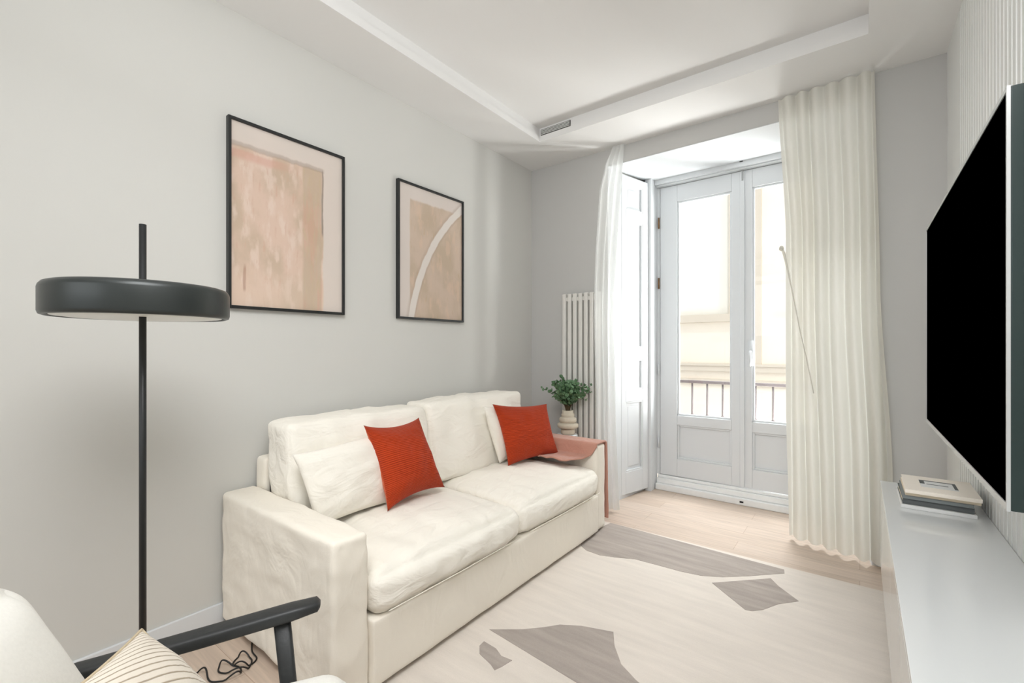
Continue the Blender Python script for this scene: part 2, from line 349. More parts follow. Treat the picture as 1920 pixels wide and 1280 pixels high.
def soft_box(lo, hi, r=0.04, bulge=(0, 0, 0), n=(20, 20, 20), wr=0.0, ws=6.0, seed=0, warp=None, aniso=(1, 1, 1)):
    """upholstered block: rounded edges, puffed faces, wrinkles"""
    bm = bmesh.new(); lo = Vector(lo); hi = Vector(hi); c = (lo+hi)/2; h = (hi-lo)/2; cache = {}
    def vert(i, j, k):
        key = (i, j, k)
        if key in cache: return cache[key]
        q = [2*i/n[0]-1, 2*j/n[1]-1, 2*k/n[2]-1]
        # denser sampling near the edges
        q = [math.copysign(1-(1-abs(x))**1.35, x) if True else x for x in q]
        p = Vector([q[a]*h[a] for a in range(3)])
        core = Vector([max(-(h[a]-r), min(h[a]-r, p[a])) for a in range(3)])
        d = p-core
        if d.length > 1e-9:
            mxn = max(abs(x) for x in d); nd = d.normalized()
            p2 = core+nd*min(r, mxn) if mxn > 0 else p
            p = p2
        for a in range(3):
            o1, o2 = (a+1) % 3, (a+2) % 3
            wgt = max(0, 1-q[o1]**2)**0.6*max(0, 1-q[o2]**2)**0.6
            p[a] += bulge[a]*wgt*q[a]
        if wr:
            s = Vector((p.x*aniso[0], p.y*aniso[1], p.z*aniso[2]))*ws+Vector((seed*7.3, seed*3.1, seed))
            f = noise.fractal(s, 0.9, 2.1, 4)
            nn = Vector([math.copysign(abs(q[a])**6, q[a]) for a in range(3)])
            if nn.length > 0: p += nn.normalized()*wr*f
        p += c
        if warp: p = Vector(warp(p, q))
        cache[key] = bm.verts.new(p); return cache[key]
    for ax in range(3):
        a, b = (ax+1) % 3, (ax+2) % 3
        for side in (0, n[ax]):
            for i in range(n[a]):
                for j in range(n[b]):
                    q = []
                    for di, dj in ((0, 0), (1, 0), (1, 1), (0, 1)):
                        k = [0, 0, 0]; k[ax] = side; k[a] = i+di; k[b] = j+dj; q.append(vert(*k))
                    bm.faces.new(q)
    return bm
def pillow(bl, br, tr, tl, T=0.15, n=26, wr=0.008, seed=0, pinch=0.05, power=0.5, back_mat=0, sag=0.0):
    """scatter cushion from its four corner points; front face along (br-bl)x(tl-bl)"""
    bl, br, tr, tl = map(Vector, (bl, br, tr, tl)); nrm = (br-bl).cross(tl-bl).normalized(); bm = bmesh.new(); uvl = bm.loops.layers.uv.new('UVMap')
    def P(u, v, s):
        U = u+(0.5-u)*pinch*2*(4*v*(1-v))**0.9*(abs(2*u-1)); V = v+(0.5-v)*pinch*2*(4*u*(1-u))**0.9*(abs(2*v-1))
        p = bl*(1-U)*(1-V)+br*U*(1-V)+tr*U*V+tl*(1-U)*V
        t = (max(0, 4*u*(1-u))*max(0, 4*v*(1-v)))**power
        t *= 1+sag*(0.5-v)
        f = noise.fractal(Vector((u*4+seed*5, v*4, s*2.0+seed)), 0.9, 2.0, 4)
        edge = min(1, 8*min(u, 1-u, v, 1-v))
        return p+nrm*s*(T/2*t+wr*f*edge), t
    g = {}
    for s in (1, -1):
        for i in range(n+1):
            for j in range(n+1):
                if s == -1 and (i in (0, n) or j in (0, n)): g[(s, i, j)] = g[(1, i, j)]; continue
                u = 0.5-0.5*math.cos(PI*i/n); v = 0.5-0.5*math.cos(PI*j/n); u = 0.5*u+0.5*i/n; v = 0.5*v+0.5*j/n
                g[(s, i, j)] = bm.verts.new(P(u, v, s)[0])
    for s in (1, -1):
        for i in range(n):
            for j in range(n):
                ids = [(i, j), (i+1, j), (i+1, j+1), (i, j+1)]
                if s == -1: ids = ids[::-1]
                f = bm.faces.new([g[(s, a, b)] for a, b in ids]); f.material_index = back_mat if s == -1 else 0
                for lp, (a, b) in zip(f.loops, ids): lp[uvl].uv = (a/n, b/n)
    return bm
def grid(nu, nv, fn, thick=0.0):
    bm = bmesh.new(); uvl = bm.loops.layers.uv.new('UVMap')
    g = [[bm.verts.new(fn(i/nu, j/nv)) for j in range(nv+1)] for i in range(nu+1)]
    for i in range(nu):
        for j in range(nv):
            ids = [(i, j), (i+1, j), (i+1, j+1), (i, j+1)]; f = bm.faces.new([g[a][b] for a, b in ids])
            for lp, (a, b) in zip(f.loops, ids): lp[uvl].uv = (a/nu, b/nv)
    return bm
def solid(o, t):
    s = o.modifiers.new('solid', 'SOLIDIFY'); s.thickness = t; s.offset = 0; return o
def lerp(t, ks):
    """piecewise smooth interpolation of (t, value) knots"""
    for (a, va), (b, vb) in zip(ks, ks[1:]):
        if t <= b or (b, vb) == ks[-1]:
            k = max(0, min(1, (t-a)/(b-a))); k = k*k*(3-2*k)*0.5+k*0.5; return va+(vb-va)*k

# ------------------------------------------------------------------ room shell
XL, XR, YB, ZS = -2.42, 0.385, 3.475, 2.938      # left wall, right slat wall, back wall, soffit height
YR, ZC = -3.0, 3.05                             # rear wall, tray ceiling height
struct('floor', B(((-2.6, YR-0.2, -0.15), (0.6, 4.45, 0.0))), M['floor'])
struct('wall_left', B(((XL-0.2, YR-0.2, 0), (XL, YB+0.02, 3.3))), M['wall'])
# back wall with the splayed balcony opening
OL, OR, OT = -1.66, 0.06, 2.80
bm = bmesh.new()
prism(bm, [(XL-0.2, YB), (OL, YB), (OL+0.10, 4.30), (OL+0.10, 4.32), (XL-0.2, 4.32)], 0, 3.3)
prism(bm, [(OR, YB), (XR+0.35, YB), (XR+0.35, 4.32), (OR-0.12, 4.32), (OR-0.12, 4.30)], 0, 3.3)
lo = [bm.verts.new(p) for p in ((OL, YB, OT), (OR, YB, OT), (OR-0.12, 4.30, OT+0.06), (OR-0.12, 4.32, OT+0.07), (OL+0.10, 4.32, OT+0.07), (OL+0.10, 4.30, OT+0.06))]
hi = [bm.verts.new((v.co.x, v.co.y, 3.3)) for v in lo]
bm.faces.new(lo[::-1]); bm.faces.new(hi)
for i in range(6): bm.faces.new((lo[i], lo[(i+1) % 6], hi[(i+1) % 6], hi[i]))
struct('wall_back', bm, M['wall_shaded'])
# white lining of the opening: head and both splayed cheeks
bm = bmesh.new()
prism(bm, [(OL, YB+0.002), (OL+0.004, YB+0.002), (OL+0.104, 4.19), (OL+0.09, 4.19)], 0, OT)
prism(bm, [(OR-0.004, YB+0.002), (OR, YB+0.002), (OR-0.09, 4.19), (OR-0.104, 4.19)], 0, OT)
box(bm, (-1.56, 4.05, 0.0), (-1.505, 4.215, 2.86)); box(bm, (-0.075, 4.05, 0.0), (-0.02, 4.215, 2.86))
lo = [bm.verts.new(p) for p in ((OL, YB+0.002, OT-0.004), (OR, YB+0.002, OT-0.004), (OR-0.1, 4.19, OT+0.046), (OL+0.1, 4.19, OT+0.046))]
hi = [bm.verts.new(v.co+Vector((0, 0, 0.004))) for v in lo]
bm.faces.new(lo[::-1]); bm.faces.new(hi)
for i in range(4): bm.faces.new((lo[i], lo[(i+1) % 4], hi[(i+1) % 4], hi[i]))
box(bm, (-1.56, 4.215, 0.126), (-1.481, 4.29, 2.86)); box(bm, (-0.095, 4.215, 0.126), (-0.02, 4.29, 2.86))
struct('trim_1', bm, M['white'])
# right wall: flat board then narrow vertical slats
bm = bmesh.new()
pts = [(XR+0.35, YR-0.2), (XR+0.35, YB), (XR, YB), (XR, 3.06)]
y = 3.06; pitch = 0.052
while y > -0.6:
    pts += [(XR, y), (XR+0.009, y-0.003), (XR+0.009, y-0.014), (XR, y-0.017), (XR, y-pitch+0.001)]; y -= pitch
pts += [(XR, YR-0.2)]
clean = [pts[0]]
for p in pts[1:]:
    if (Vector(p)-Vector(clean[-1])).length > 1e-4: clean.append(p)
prism(bm, clean, 0, 3.3)
struct('wall_right', bm, M['panel'])
# rear wall with a wide opening, added behind the camera to let fill light in
struct('wall_rear', B(((-2.6, YR-0.15, 0), (0.6, YR, 0.25)), ((-2.6, YR-0.15, 2.75), (0.6, YR, 3.3)),
                      ((-2.6, YR-0.15, 0.25), (-2.35, YR, 2.75)), ((0.3, YR-0.15, 0.25), (0.6, YR, 2.75))), M['wall'])
# ceiling: soffit ring round a shallow tray
TX0, TX1, TY0, TY1 = -2.036, 0.048, -1.6, 3.03
bm = B(((XL-0.2, TY1, ZS), (XR+0.35, YB+0.01, 3.3)), ((XL-0.2, YR-0.2, ZS), (XR+0.35, TY0, 3.3)),
       ((XL-0.2, TY0, ZS), (TX0, TY1, 3.3)), ((TX1, TY0, ZS), (XR+0.35, TY1, 3.3)), ((TX0, TY0, ZC), (TX1, TY1, 3.3)))
struct('ceiling', bm, M['ceiling'])
L_ = 0.045
struct('trim_2', B(((TX0, TY1-0.012, ZS), (TX1, TY1, ZS+L_)), ((TX0, TY0, ZS), (TX0+0.012, TY1-0.012, ZS+L_)),
                   ((TX1-0.012, TY0, ZS), (TX1, TY1-0.012, ZS+L_))), M['ceiling'])
struct('baseboard_left', B(((XL, YR, 0), (XL+0.014, YB, 0.09))), M['white'], bevel=0.003)
struct('baseboard_back', B(((XL+0.014, YB-0.014, 0), (OL-0.0, YB, 0.09))), M['white'], bevel=0.003)
struct('trim_3', B(((-1.50, 4.14, 0.0), (-0.075, 4.32, 0.055)), ((-1.50, 4.175, 0.055), (-0.075, 4.32, 0.10)), ((-1.50, 4.20, 0.10), (-0.075, 4.32, 0.125))), M['sill'], bevel=0.006)
# frame head with the bolt keeps
bm = B(((-1.505, 4.14, 2.80), (-0.075, 4.30, 2.87)), ((-1.505, 4.165, 2.788), (-0.075, 4.30, 2.80)))
struct('trim_4', bm, M['white'], bevel=0.004)

# ---- balcony door (two glazed leaves)
door = thing('door_1', 'x', 'x'); del door['label']; del door['category']; door['kind'] = 'structure'
DY = 4.215
def door_leaf(x0, x1, hand):
    z0, z1 = 0.13, 2.785; s = 0.10
    gx0 = x0+(0.155 if hand > 0 else 0.075); gx1 = x1-(0.075 if hand > 0 else 0.155)
    gz0, gz1, pz0, pz1 = 0.685, 2.635, 0.29, 0.60
    y0, y1 = DY, DY+0.055
    bm = B(((x0, y0, z0), (gx0, y1, z1)), ((gx1, y0, z0), (x1, y1, z1)), ((gx0, y0, z0), (gx1, y1, pz0)), ((gx0, y0, pz1), (gx1, y1, gz0)), ((gx0, y0, gz1), (gx1, y1, z1)))
    lf = obj('door_leaf', bm, M['white'], door, bevel=0.004)
    bm = B(((gx0, y0+0.03, pz0), (gx1, y0+0.045, pz1)))
    obj('lower_panel', bm, M['white'], lf)
    t = 0.016
    bm = B()
    for (a0, a1, b0, b1) in ((gx0, gx1, gz0, gz1), (gx0, gx1, pz0, pz1)):
        for q in (((a0, y0+0.012, b0), (a0+t, y0+0.032, b1)), ((a1-t, y0+0.012, b0), (a1, y0+0.032, b1)), ((a0+t, y0+0.012, b0), (a1-t, y0+0.032, b0+t)), ((a0+t, y0+0.012, b1-t), (a1-t, y0+0.032, b1))): box(bm, *q)
    obj('glazing_bead', bm, M['white'], lf, bevel=0.003)
    obj('glass_pane', B(((gx0, y0+0.034, gz0), (gx1, y0+0.038, gz1))), M['glass'], lf)
    return lf
la = door_leaf(-1.478, -0.792, 1); lb = door_leaf(-0.784, -0.098, -1)
obj('meeting_strip', B(((-0.80, DY-0.014, 0.135), (-0.765, DY-0.001, 2.78))), M['white'], lb, bevel=0.004)
obj('bolt', B(((-0.786, DY-0.022, 2.70), (-0.774, DY-0.012, 2.78))), M['steel'], lb)
bm = bmesh.new(); box(bm, (-0.735, DY-0.012, 1.15), (-0.700, DY-0.001, 1.36)); tube(bm, [(-0.718, DY-0.01, 1.27), (-0.718, DY-0.045, 1.27)], 0.009)
tube(bm, [(-0.718, DY-0.045, 1.275), (-0.718, DY-0.05, 1.22), (-0.72, DY-0.05, 1.15)], 0.010)
h_ = obj('door_handle', bm, M['white'], lb, smooth=True); h_['label'] = 'white lever handle'
for z in (2.46, 1.90, 1.10, 0.42):
    bm = bmesh.new(); tube(bm, [(-1.488, DY-0.012, z-0.05), (-1.488, DY-0.012, z+0.05)], 0.008)
    hg = obj('hinge', bm, M['brass'] if z > 1.5 else M['white'], la, smooth=True)
    if z > 1.5: hg['label'] = 'aged brass hinge'
for z0 in (2.835,): obj('bolt_keep', B(((-0.79, 4.136, z0), (-0.765, 4.1405, z0+0.012))), M['hole'], door)
obj('bolt_keep', B(((-0.79, 4.136, 0.022), (-0.762, 4.1405, 0.034))), M['hole'], door)

# ---- panelled shutter folded back on the left cheek
A0 = Vector((-1.625, 3.68)); A1 = Vector((-1.528, 4.045)); dv = (A1-A0); SW = dv.length; ang = math.atan2(dv.y, dv.x)
sh = thing('window_shutter', 'tall white panelled wooden shutter folded back beside the balcony door', 'shutter', (A0.x, A0.y, 0.03), ang)
z0, z1 = 0.0, 2.765; st = 0.058
rails = [(0.0, 0.19), (0.80, 0.90), (1.17, 1.27), (2.38, 2.475), (2.70, z1)]
bm = B(((0, 0, z0), (st, 0.035, z1)), ((SW-st-0.02, 0, z0), (SW, 0.035, z1)))
for a, b in rails: box(bm, (st, 0, a), (SW-st-0.02, 0.035, b))
obj('shutter_frame', bm, M['white'], sh, bevel=0.003)
for (a, b), (c, d) in zip(rails, rails[1:]):
    bm = bmesh.new(); x0, x1 = st, SW-st-0.02
    box(bm, (x0, 0.020, b), (x1, 0.030, c))
    box(bm, (x0+0.045, 0.013, b+0.045), (x1-0.045, 0.020, c-0.045))
    for q in (((x0, 0.004, b), (x0+0.014, 0.020, c)), ((x1-0.014, 0.004, b), (x1, 0.020, c)), ((x0+0.014, 0.004, b), (x1-0.014, 0.020, b+0.014)), ((x0+0.014, 0.004, c-0.014), (x1-0.014, 0.020, c))): box(bm, *q)
    obj('shutter_panel', bm, M['white'], sh, bevel=0.002)

# ---- outside: balcony, railing, opposite facade
struct('balcony_floor', B(((-2.4, 4.32, -0.12), (0.9, 5.0, 0.02))), M['stone'])
rl = thing('balcony_railing', 'dark iron balcony railing outside the glazed door', 'railing', (-0.75, 4.9, 0.02))
bm = bmesh.new(); box(bm, (-1.6, -0.02, 0.915), (1.6, 0.02, 0.945)); obj('handrail', bm, M['iron'], rl, bevel=0.004)
obj('lower_rail', B(((-1.6, -0.012, 0.06), (1.6, 0.012, 0.085))), M['iron'], rl)
k = 0; x = -1.383-0.147*5+0.75
while x < 1.5:
    bm = bmesh.new(); tube(bm, [(x, 0, 0.0), (x, 0, 0.30)], 0.009, 8); tube(bm, [(x, 0, 0.30), (x, 0, 0.92)], 0.009, 8)
    lathe(bm, [(0, 0.565), (0.014, 0.575), (0.016, 0.585), (0.014, 0.595), (0, 0.605)], 10, (x, 0)); obj('baluster', bm, M['iron'], rl, smooth=True); x += 0.147
FY = 11.0
bd = thing('building', 'sunlit cream apartment facade across the street beyond the balcony', 'building', (-1.5, FY, -6))
def fb(name, boxes, m, par=bd, **k):
    bm = bmesh.new()
    for a, b in boxes: box(bm, (a[0]+1.5, a[1]-FY, a[2]+6), (b[0]+1.5, b[1]-FY, b[2]+6))
    return obj(name, bm, m, par, **k)
fb('facade_wall', [((-14, FY, -6), (10, FY+0.6, 12))], M['facade'])
fb('string_course', [((-14, FY-0.14, 0.78), (10, FY, 0.90)), ((-14, FY-0.09, 0.48), (10, FY, 0.60)), ((-14, FY-0.18, 0.90), (10, FY, 0.95))], M['stone'])
fb('string_course', [((-14, FY-0.14, 5.6), (10, FY, 5.9))], M['stone'])
for cx0 in (-6.05, -3.0, -0.35+0.4, 3.2):
    wf = fb('window_frame', [((cx0-0.95, FY-0.10, 2.05), (cx0-0.70, FY, 4.9)), ((cx0+0.70, FY-0.10, 2.05), (cx0+0.95, FY, 4.9)), ((cx0-1.0, FY-0.14, 4.9), (cx0+1.0, FY, 5.15))], M['stone'])
    fb('window_pane', [((cx0-0.70, FY-0.02, 2.05), (cx0+0.70, FY-0.01, 4.9))], M['facade_glass'], wf)
    fb('window_sill', [((cx0-1.1, FY-0.22, 1.88), (cx0+1.1, FY, 2.05))], M['stone'], wf)
for px in (-4.5, -1.75, 1.6):
    fb('pilaster', [((px-0.09, FY-0.10, 0.95), (px+0.09, FY, 5.6))], M['stone'])
# ---- left wall pictures
def picture(y0, y1, z0, z1, m, label):
    t = thing('framed_print', label, 'picture', (XL, (y0+y1)/2, z0), 0, None); W = (y1-y0)/2; Hh = z1-z0; f = 0.014; d = 0.028
    fr = obj('frame', B(((0.0, -W, 0), (d, -W+f, Hh)), ((0, W-f, 0), (d, W, Hh)), ((0, -W+f, 0), (d, W-f, f)), ((0, -W+f, Hh-f), (d, W-f, Hh))), M['black'], t, bevel=0.0015)
    bm = grid(1, 1, lambda u, v: (0.014, -W+f+u*(2*W-2*f), f+v*(Hh-2*f)))
    bmesh.ops.translate(bm, verts=bm.verts, vec=(0, 0, 0)); a = obj('print', bm, m, t); solid(a, 0.004)
    obj('backing', B(((0.001, -W+f, f), (0.010, W-f, Hh-f))), M['paper'], t)
    return t
picture(0.907, 1.526, 1.492, 2.415, M['art1'], 'black framed abstract print of a beige block, just right of the floor lamp')
picture(1.914, 2.534, 1.493, 2.41, M['art2'], 'black framed abstract print with a pale curved arc, above the sofa nearer the window')

# ---- vent in the ceiling tray
v = obj('air_vent', B(((-2.02, TY1-0.006, 2.990), (-1.75, TY1, 3.034))), M['grille']); tag(v, 'slim grey slot air vent high in the ceiling tray corner', 'vent')
bm = bmesh.new()
for i in range(4): box(bm, (-2.015, TY1-0.010, 2.994+i*0.010), (-1.755, TY1-0.006, 2.998+i*0.010))
obj('vent_slat', bm, M['panel'], v)

# ------------------------------------------------------------------ radiator
rd = thing('radiator', 'tall vertical white column radiator behind the plant', 'radiator', (-2.055, 3.428, 0.12))
n = 7; sp_ = 0.0525
for i in range(n):
    bm = bmesh.new(); x = i*sp_+0.02; box(bm, (x-0.0185, -0.024, 0), (x+0.0185, 0.024, 1.645))
    obj('column', bm, M['radiator'], rd, bevel=0.009)
for z in (0.03, 1.58): obj('header', B(((0.0, -0.010, z), (n*sp_-0.012, 0.02, z+0.035))), M['radiator'], rd, bevel=0.005)
for x in (0.08, 0.28):
    for z in (0.2, 1.4): obj('wall_bracket', B(((x-0.015, 0.024, z), (x+0.015, 0.046, z+0.03))), M['radiator'], rd)
for x in (0.03, 0.33):
    bm = bmesh.new(); tube(bm, [(x, 0, 0.02), (x, 0, -0.12)], 0.010, 8); obj('supply_pipe', bm, M['radiator'], rd, smooth=True)

# ------------------------------------------------------------------ sofa
SY0, SY1, SXB, SXF = 0.878, 3.005, -2.395, -1.45
sofa = thing('sofa', 'ivory slipcovered two-seat sofa against the left wall', 'sofa', (-1.92, 1.94, 0))
def sob(name, bm, m, parent=sofa, **k):
    bmesh.ops.translate(bm, verts=bm.verts, vec=-sofa.location); return obj(name, bm, m, parent, smooth=True, **k)
sob('armrest', soft_box((SXB, SY0, 0.025), (SXF, SY0+0.15, 0.62), 0.020, (0.002, 0.004, 0.002), (44, 12, 36), 0.006, 5.0, 1, aniso=(1, 1, 2.2)), M['linen'])
sob('armrest', soft_box((SXB, SY1-0.13, 0.025), (SXF, SY1, 0.62), 0.020, (0.002, 0.004, 0.002), (40, 10, 30), 0.004, 5.0, 2), M['linen'])
sob('base', soft_box((SXB+0.03, SY0+0.153, 0.03), (SXF+0.015, SY1-0.133, 0.285), 0.012, (0.004, 0, 0.0), (12, 70, 14), 0.003, 4.0, 3), M['linen'])
bk = sob('backrest_frame', soft_box((SXB, SY0+0.152, 0.29), (SXB+0.10, SY1-0.132, 0.765), 0.022, (0.003, 0, 0.003), (8, 60, 20), 0.003, 5.0, 4), M['linen'])
sob('mechanism', B(((SXB+0.102, SY0+0.175, 0.50), (SXB+0.135, SY0+0.20, 0.70))), M['black'])
ym = 1.955
c1 = sob('seat_cushion', soft_box((-2.27, SY0+0.156, 0.292), (SXF+0.025, ym-0.002, 0.450), 0.050, (0.030, 0.0, 0.062), (34, 44, 14), 0.009, 7.0, 5, aniso=(0.5, 2.2, 1)), M['linen2'])
c2 = sob('seat_cushion', soft_box((-2.27, ym+0.002, 0.292), (SXF+0.020, SY1-0.136, 0.450), 0.050, (0.026, 0.0, 0.058), (34, 44, 14), 0.009, 7.0, 6, aniso=(0.5, 2.2, 1)), M['linen2'])
def back_cushion(y0, y1, seed, top=0.955):
    def wp(p, q):
        # lean back: the top moves toward the wall
        k = (p.z-0.47)/(top-0.47); return (p.x-0.07*k, p.y, p.z)
    return sob('back_cushion', soft_box((-2.245, y0, 0.475), (-2.015, y1, top), 0.030, (0.040, 0.006, 0.008), (16, 36, 24), 0.012, 6.0, seed, wp, (1, 1.6, 1)), M['linen2'])
back_cushion(1.035, 1.885, 7, 0.945); back_cushion(1.895, 2.835, 8, 0.965)
# sewn seams down the front edges of the near arm and along the seat cushion fronts
def seam(pts, par):
    bm = bmesh.new(); tube(bm, pts, 0.0022, 6); sob('seam', bm, M['linen'], par)
seam([(-1.402, SY0+0.20, 0.315), (-1.400, 1.5, 0.313), (-1.402, ym-0.05, 0.315)], c1)
seam([(-1.405, ym+0.05, 0.315), (-1.403, 2.4, 0.313), (-1.405, SY1-0.18, 0.315)], c2)

# ------------------------------------------------------------------ scatter cushions and throw
def cushion(name, label, bl, br, tr, tl, m, **k):
    cen = (Vector(bl)+Vector(br))/2; bm = pillow(bl, br, tr, tl, **k); bmesh.ops.translate(bm, verts=bm.verts, vec=-cen)
    o = obj(name, bm, m, None, smooth=True); o.location = cen; return o
o = cushion('throw_pillow', 'ivory linen cushion behind the rust cushion, near end of sofa', (-1.885, 1.06, 0.515), (-1.90, 1.50, 0.515), (-1.985, 1.52, 0.865), (-1.965, 0.995, 0.835), M['linen2'], T=0.13, seed=3, wr=0.010, pinch=0.03)
tag(o, o.get('label') or 'plain ivory cushion behind the nearer rust cushion', 'cushion')
o = cushion('throw_pillow', '', (-1.80, 1.375, 0.515), (-1.835, 1.79, 0.525), (-1.965, 1.715, 0.91), (-1.965, 1.355, 0.915), [M['cord'], M['rust']], T=0.17, seed=4, wr=0.012, pinch=0.075, back_mat=1)
tag(o, 'rust corduroy cushion leaning at an angle in the middle of the sofa', 'cushion', None)
o = cushion('throw_pillow', '', (-1.945, 2.41, 0.515), (-1.975, 2.72, 0.515), (-2.005, 2.62, 0.90), (-1.97, 2.27, 0.915), M['linen2'], T=0.11, seed=5, wr=0.006, pinch=0.03)
tag(o, 'plain ivory cushion half hidden behind the rust cushion nearest the window', 'cushion')
o = cushion('throw_pillow', '', (-1.865, 2.40, 0.51), (-1.735, 2.835, 0.535), (-1.815, 2.795, 0.893), (-1.95, 2.34, 0.925), [M['cord'], M['rust']], T=0.13, seed=6, wr=0.010, pinch=0.05, back_mat=1)
tag(o, 'upright rust corduroy cushion near the window end of sofa beside the throw', 'cushion')

def throw_fn(u, v):
    # u along the arm (x), v across it: seat -> up inner face -> over top -> down outer face
    x = -2.12+u*0.672
    e = max(0.0, (u-0.80)/0.20)
    prof = [(0.0, 2.66, 0.533), (0.14, 2.80, 0.530), (0.20, 2.860, 0.548), (0.27, 2.866, 0.61), (0.30, 2.872, 0.632), (0.42, 3.00, 0.634), (0.45, 3.022, 0.622), (0.50, 3.030, 0.55), (1.0, 3.045, 0.07)]
    vs = 0.27*e**0.8+0.05*max(0, 0.45-u)
    vv = vs+(1-vs)*v
    y, z = lerp(vv, [(a, b) for a, b, c in prof]), lerp(vv, [(a, c) for a, b, c in prof])
    f = noise.fractal(Vector((u*5, vv*4, 3)), 0.9, 2, 3)
    k = max(0.0, 1-vv/0.26)
    if k > 0: z += k*(0.018*abs(f)+0.012*abs(math.sin(u*7+1))); y -= 0.05*k*math.sin(PI*min(1, max(0, (vv-0.05)/0.2)))*(0.6+0.4*math.sin(u*8)); y += 0.02*math.sin(u*9)*k
    if vv > 0.45: y += 0.006*math.sin(u*22); x += 0.015*f*(vv-0.5)
    return (x, y, z)
bm = grid(60, 80, throw_fn); o = obj('throw_blanket', bm, M['throw'], None, smooth=True); solid(o, 0.010)
tag(o, 'dusty pink woven throw draped over the far sofa arm', 'throw')

# ------------------------------------------------------------------ rug
rug_shapes = [
 [(-1.46, 3.112), (-0.35, 3.068), (-0.342, 3.019), (-0.496, 2.863), (-0.613, 2.759), (-0.713, 2.702), (-0.825, 2.681), (-0.948, 2.676), (-1.093, 2.668), (-1.193, 2.618), (-1.284, 2.585), (-1.382, 2.594), (-1.445, 2.635), (-1.475, 2.70), (-1.50, 2.85)],
 [(-0.645, 2.655), (-0.396, 2.906), (-0.349, 2.836), (-0.247, 2.731), (-0.325, 2.639), (-0.38, 2.533), (-0.42, 2.491), (-0.448, 2.481)],
 [(-1.349, 1.597), (-1.228, 1.69), (-1.159, 1.762), (-1.111, 1.824), (-1.027, 1.876), (-0.93, 1.91), (-0.889, 1.924), (-0.844, 1.838), (-0.773, 1.747), (-0.69, 1.698), (-0.60, 1.66), (-0.55, 1.58), (-0.62, 1.47), (-0.843, 1.545)],
 [(-1.313, 1.518), (-1.241, 1.513), (-1.193, 1.49), (-1.141, 1.496), (-1.152, 1.438), (-1.162, 1.408), (-1.196, 1.424), (-1.275, 1.445), (-1.309, 1.483)]]
bm = bmesh.new(); box(bm, (-1.95, 0.98, 0.0), (0.36, 3.115, 0.010))
def inset_poly(P):
    for z in (0.0116,):
        f = bm.faces.new([bm.verts.new((x, y, z)) for x, y in P]); f.material_index = 1
        n = len(P); top = list(f.verts); low = [bm.verts.new((v.co.x, v.co.y, 0.009)) for v in top]
        for i in range(n):
            q = bm.faces.new((top[i], top[(i+1) % n], low[(i+1) % n], low[i])); q.material_index = 1
for P in rug_shapes: inset_poly(P)
o = obj('rug', bm, [M['rug'], M['rug_dark']]); tag(o, 'large taupe rug with darker irregular patches in front of the sofa', 'rug')

# ------------------------------------------------------------------ floating console and books
cs = thing('media_console', 'long wall-mounted glossy white console below the television', 'console', (0.235, 1.2, 0.27))
CX0, CX1 = 0.0785-0.235, XR-0.001-0.235
obj('cabinet_body', B(((CX0+0.018, -1.95, 0.0), (CX1, 1.59, 0.378))), M['gloss'], cs)
obj('top_panel', B(((CX0, -1.96, 0.379), (CX1, 1.60, 0.397))), M['gloss'], cs, bevel=0.0015)
yy = [-1.955, -1.07, -0.18, 0.71, 1.598]
for a, b in zip(yy, yy[1:]): obj('cabinet_door', B(((CX0, a+0.0015, 0.0), (CX0+0.017, b-0.0015, 0.376))), M['gloss'], cs, bevel=0.001)

def book(label, x0, x1, y0, y1, z0, z1, cover, rz=0, group=None, photo=False):
    cx_, cy_ = (x0+x1)/2, (y0+y1)/2; t = thing('book', label, 'book', (cx_, cy_, z0), rz, group); W, Dp, Hh = (x1-x0)/2, (y1-y0)/2, z1-z0; c = 0.0025
    obj('cover', B(((-W, -Dp, 0), (W, Dp, c)), ((-W, -Dp, Hh-c), (W, Dp, Hh)), ((-W, -Dp, c), (W, -Dp+c, Hh-c))), cover, t, bevel=0.0008)
    obj('pages', B(((-W+c, -Dp+0.004, c), (W-0.004, Dp-0.004, Hh-c))), M['paper'], t)
    if photo:
        p = obj('cover_photo', B(((-0.055, -0.055, Hh), (0.055, 0.06, Hh+0.0006))), M['book_white'], t); p['label'] = 'small printed picture with dark outline'
        obj('picture_outline', B(((-0.055, 0.050, Hh+0.0007), (0.055, 0.060, Hh+0.0014)), ((0.045, -0.04, Hh+0.0007), (0.055, 0.050, Hh+0.0014)), ((-0.055, 0.0, Hh+0.0007), (-0.040, 0.050, Hh+0.0014)), ((-0.035, -0.005, Hh+0.0007), (0.03, 0.001, Hh+0.0014))), M['book_dark'], p)
    return t
zt = 0.6675
book('thin white book, bottom of the stack on the console', 0.130, 0.345, 2.375, 2.655, zt, zt+0.014, M['book_white'])
book('slate grey book, second from the bottom of the stack', 0.134, 0.338, 2.385, 2.640, zt+0.0145, zt+0.036, M['book_dark'], 0.01)
book('lighter grey book under the cream ones in the stack', 0.136, 0.338, 2.378, 2.630, zt+0.0365, zt+0.050, M['book_grey'], -0.012)
book('plain cream book second from the top of the stack', 0.143, 0.356, 2.380, 2.630, zt+0.0505, zt+0.064, M['paper'], 0.005)
book('pale cream book with a small photo, top of the stack', 0.143, 0.358, 2.362, 2.628, zt+0.0645, zt+0.079, M['book_cream'], -0.01, None, True)

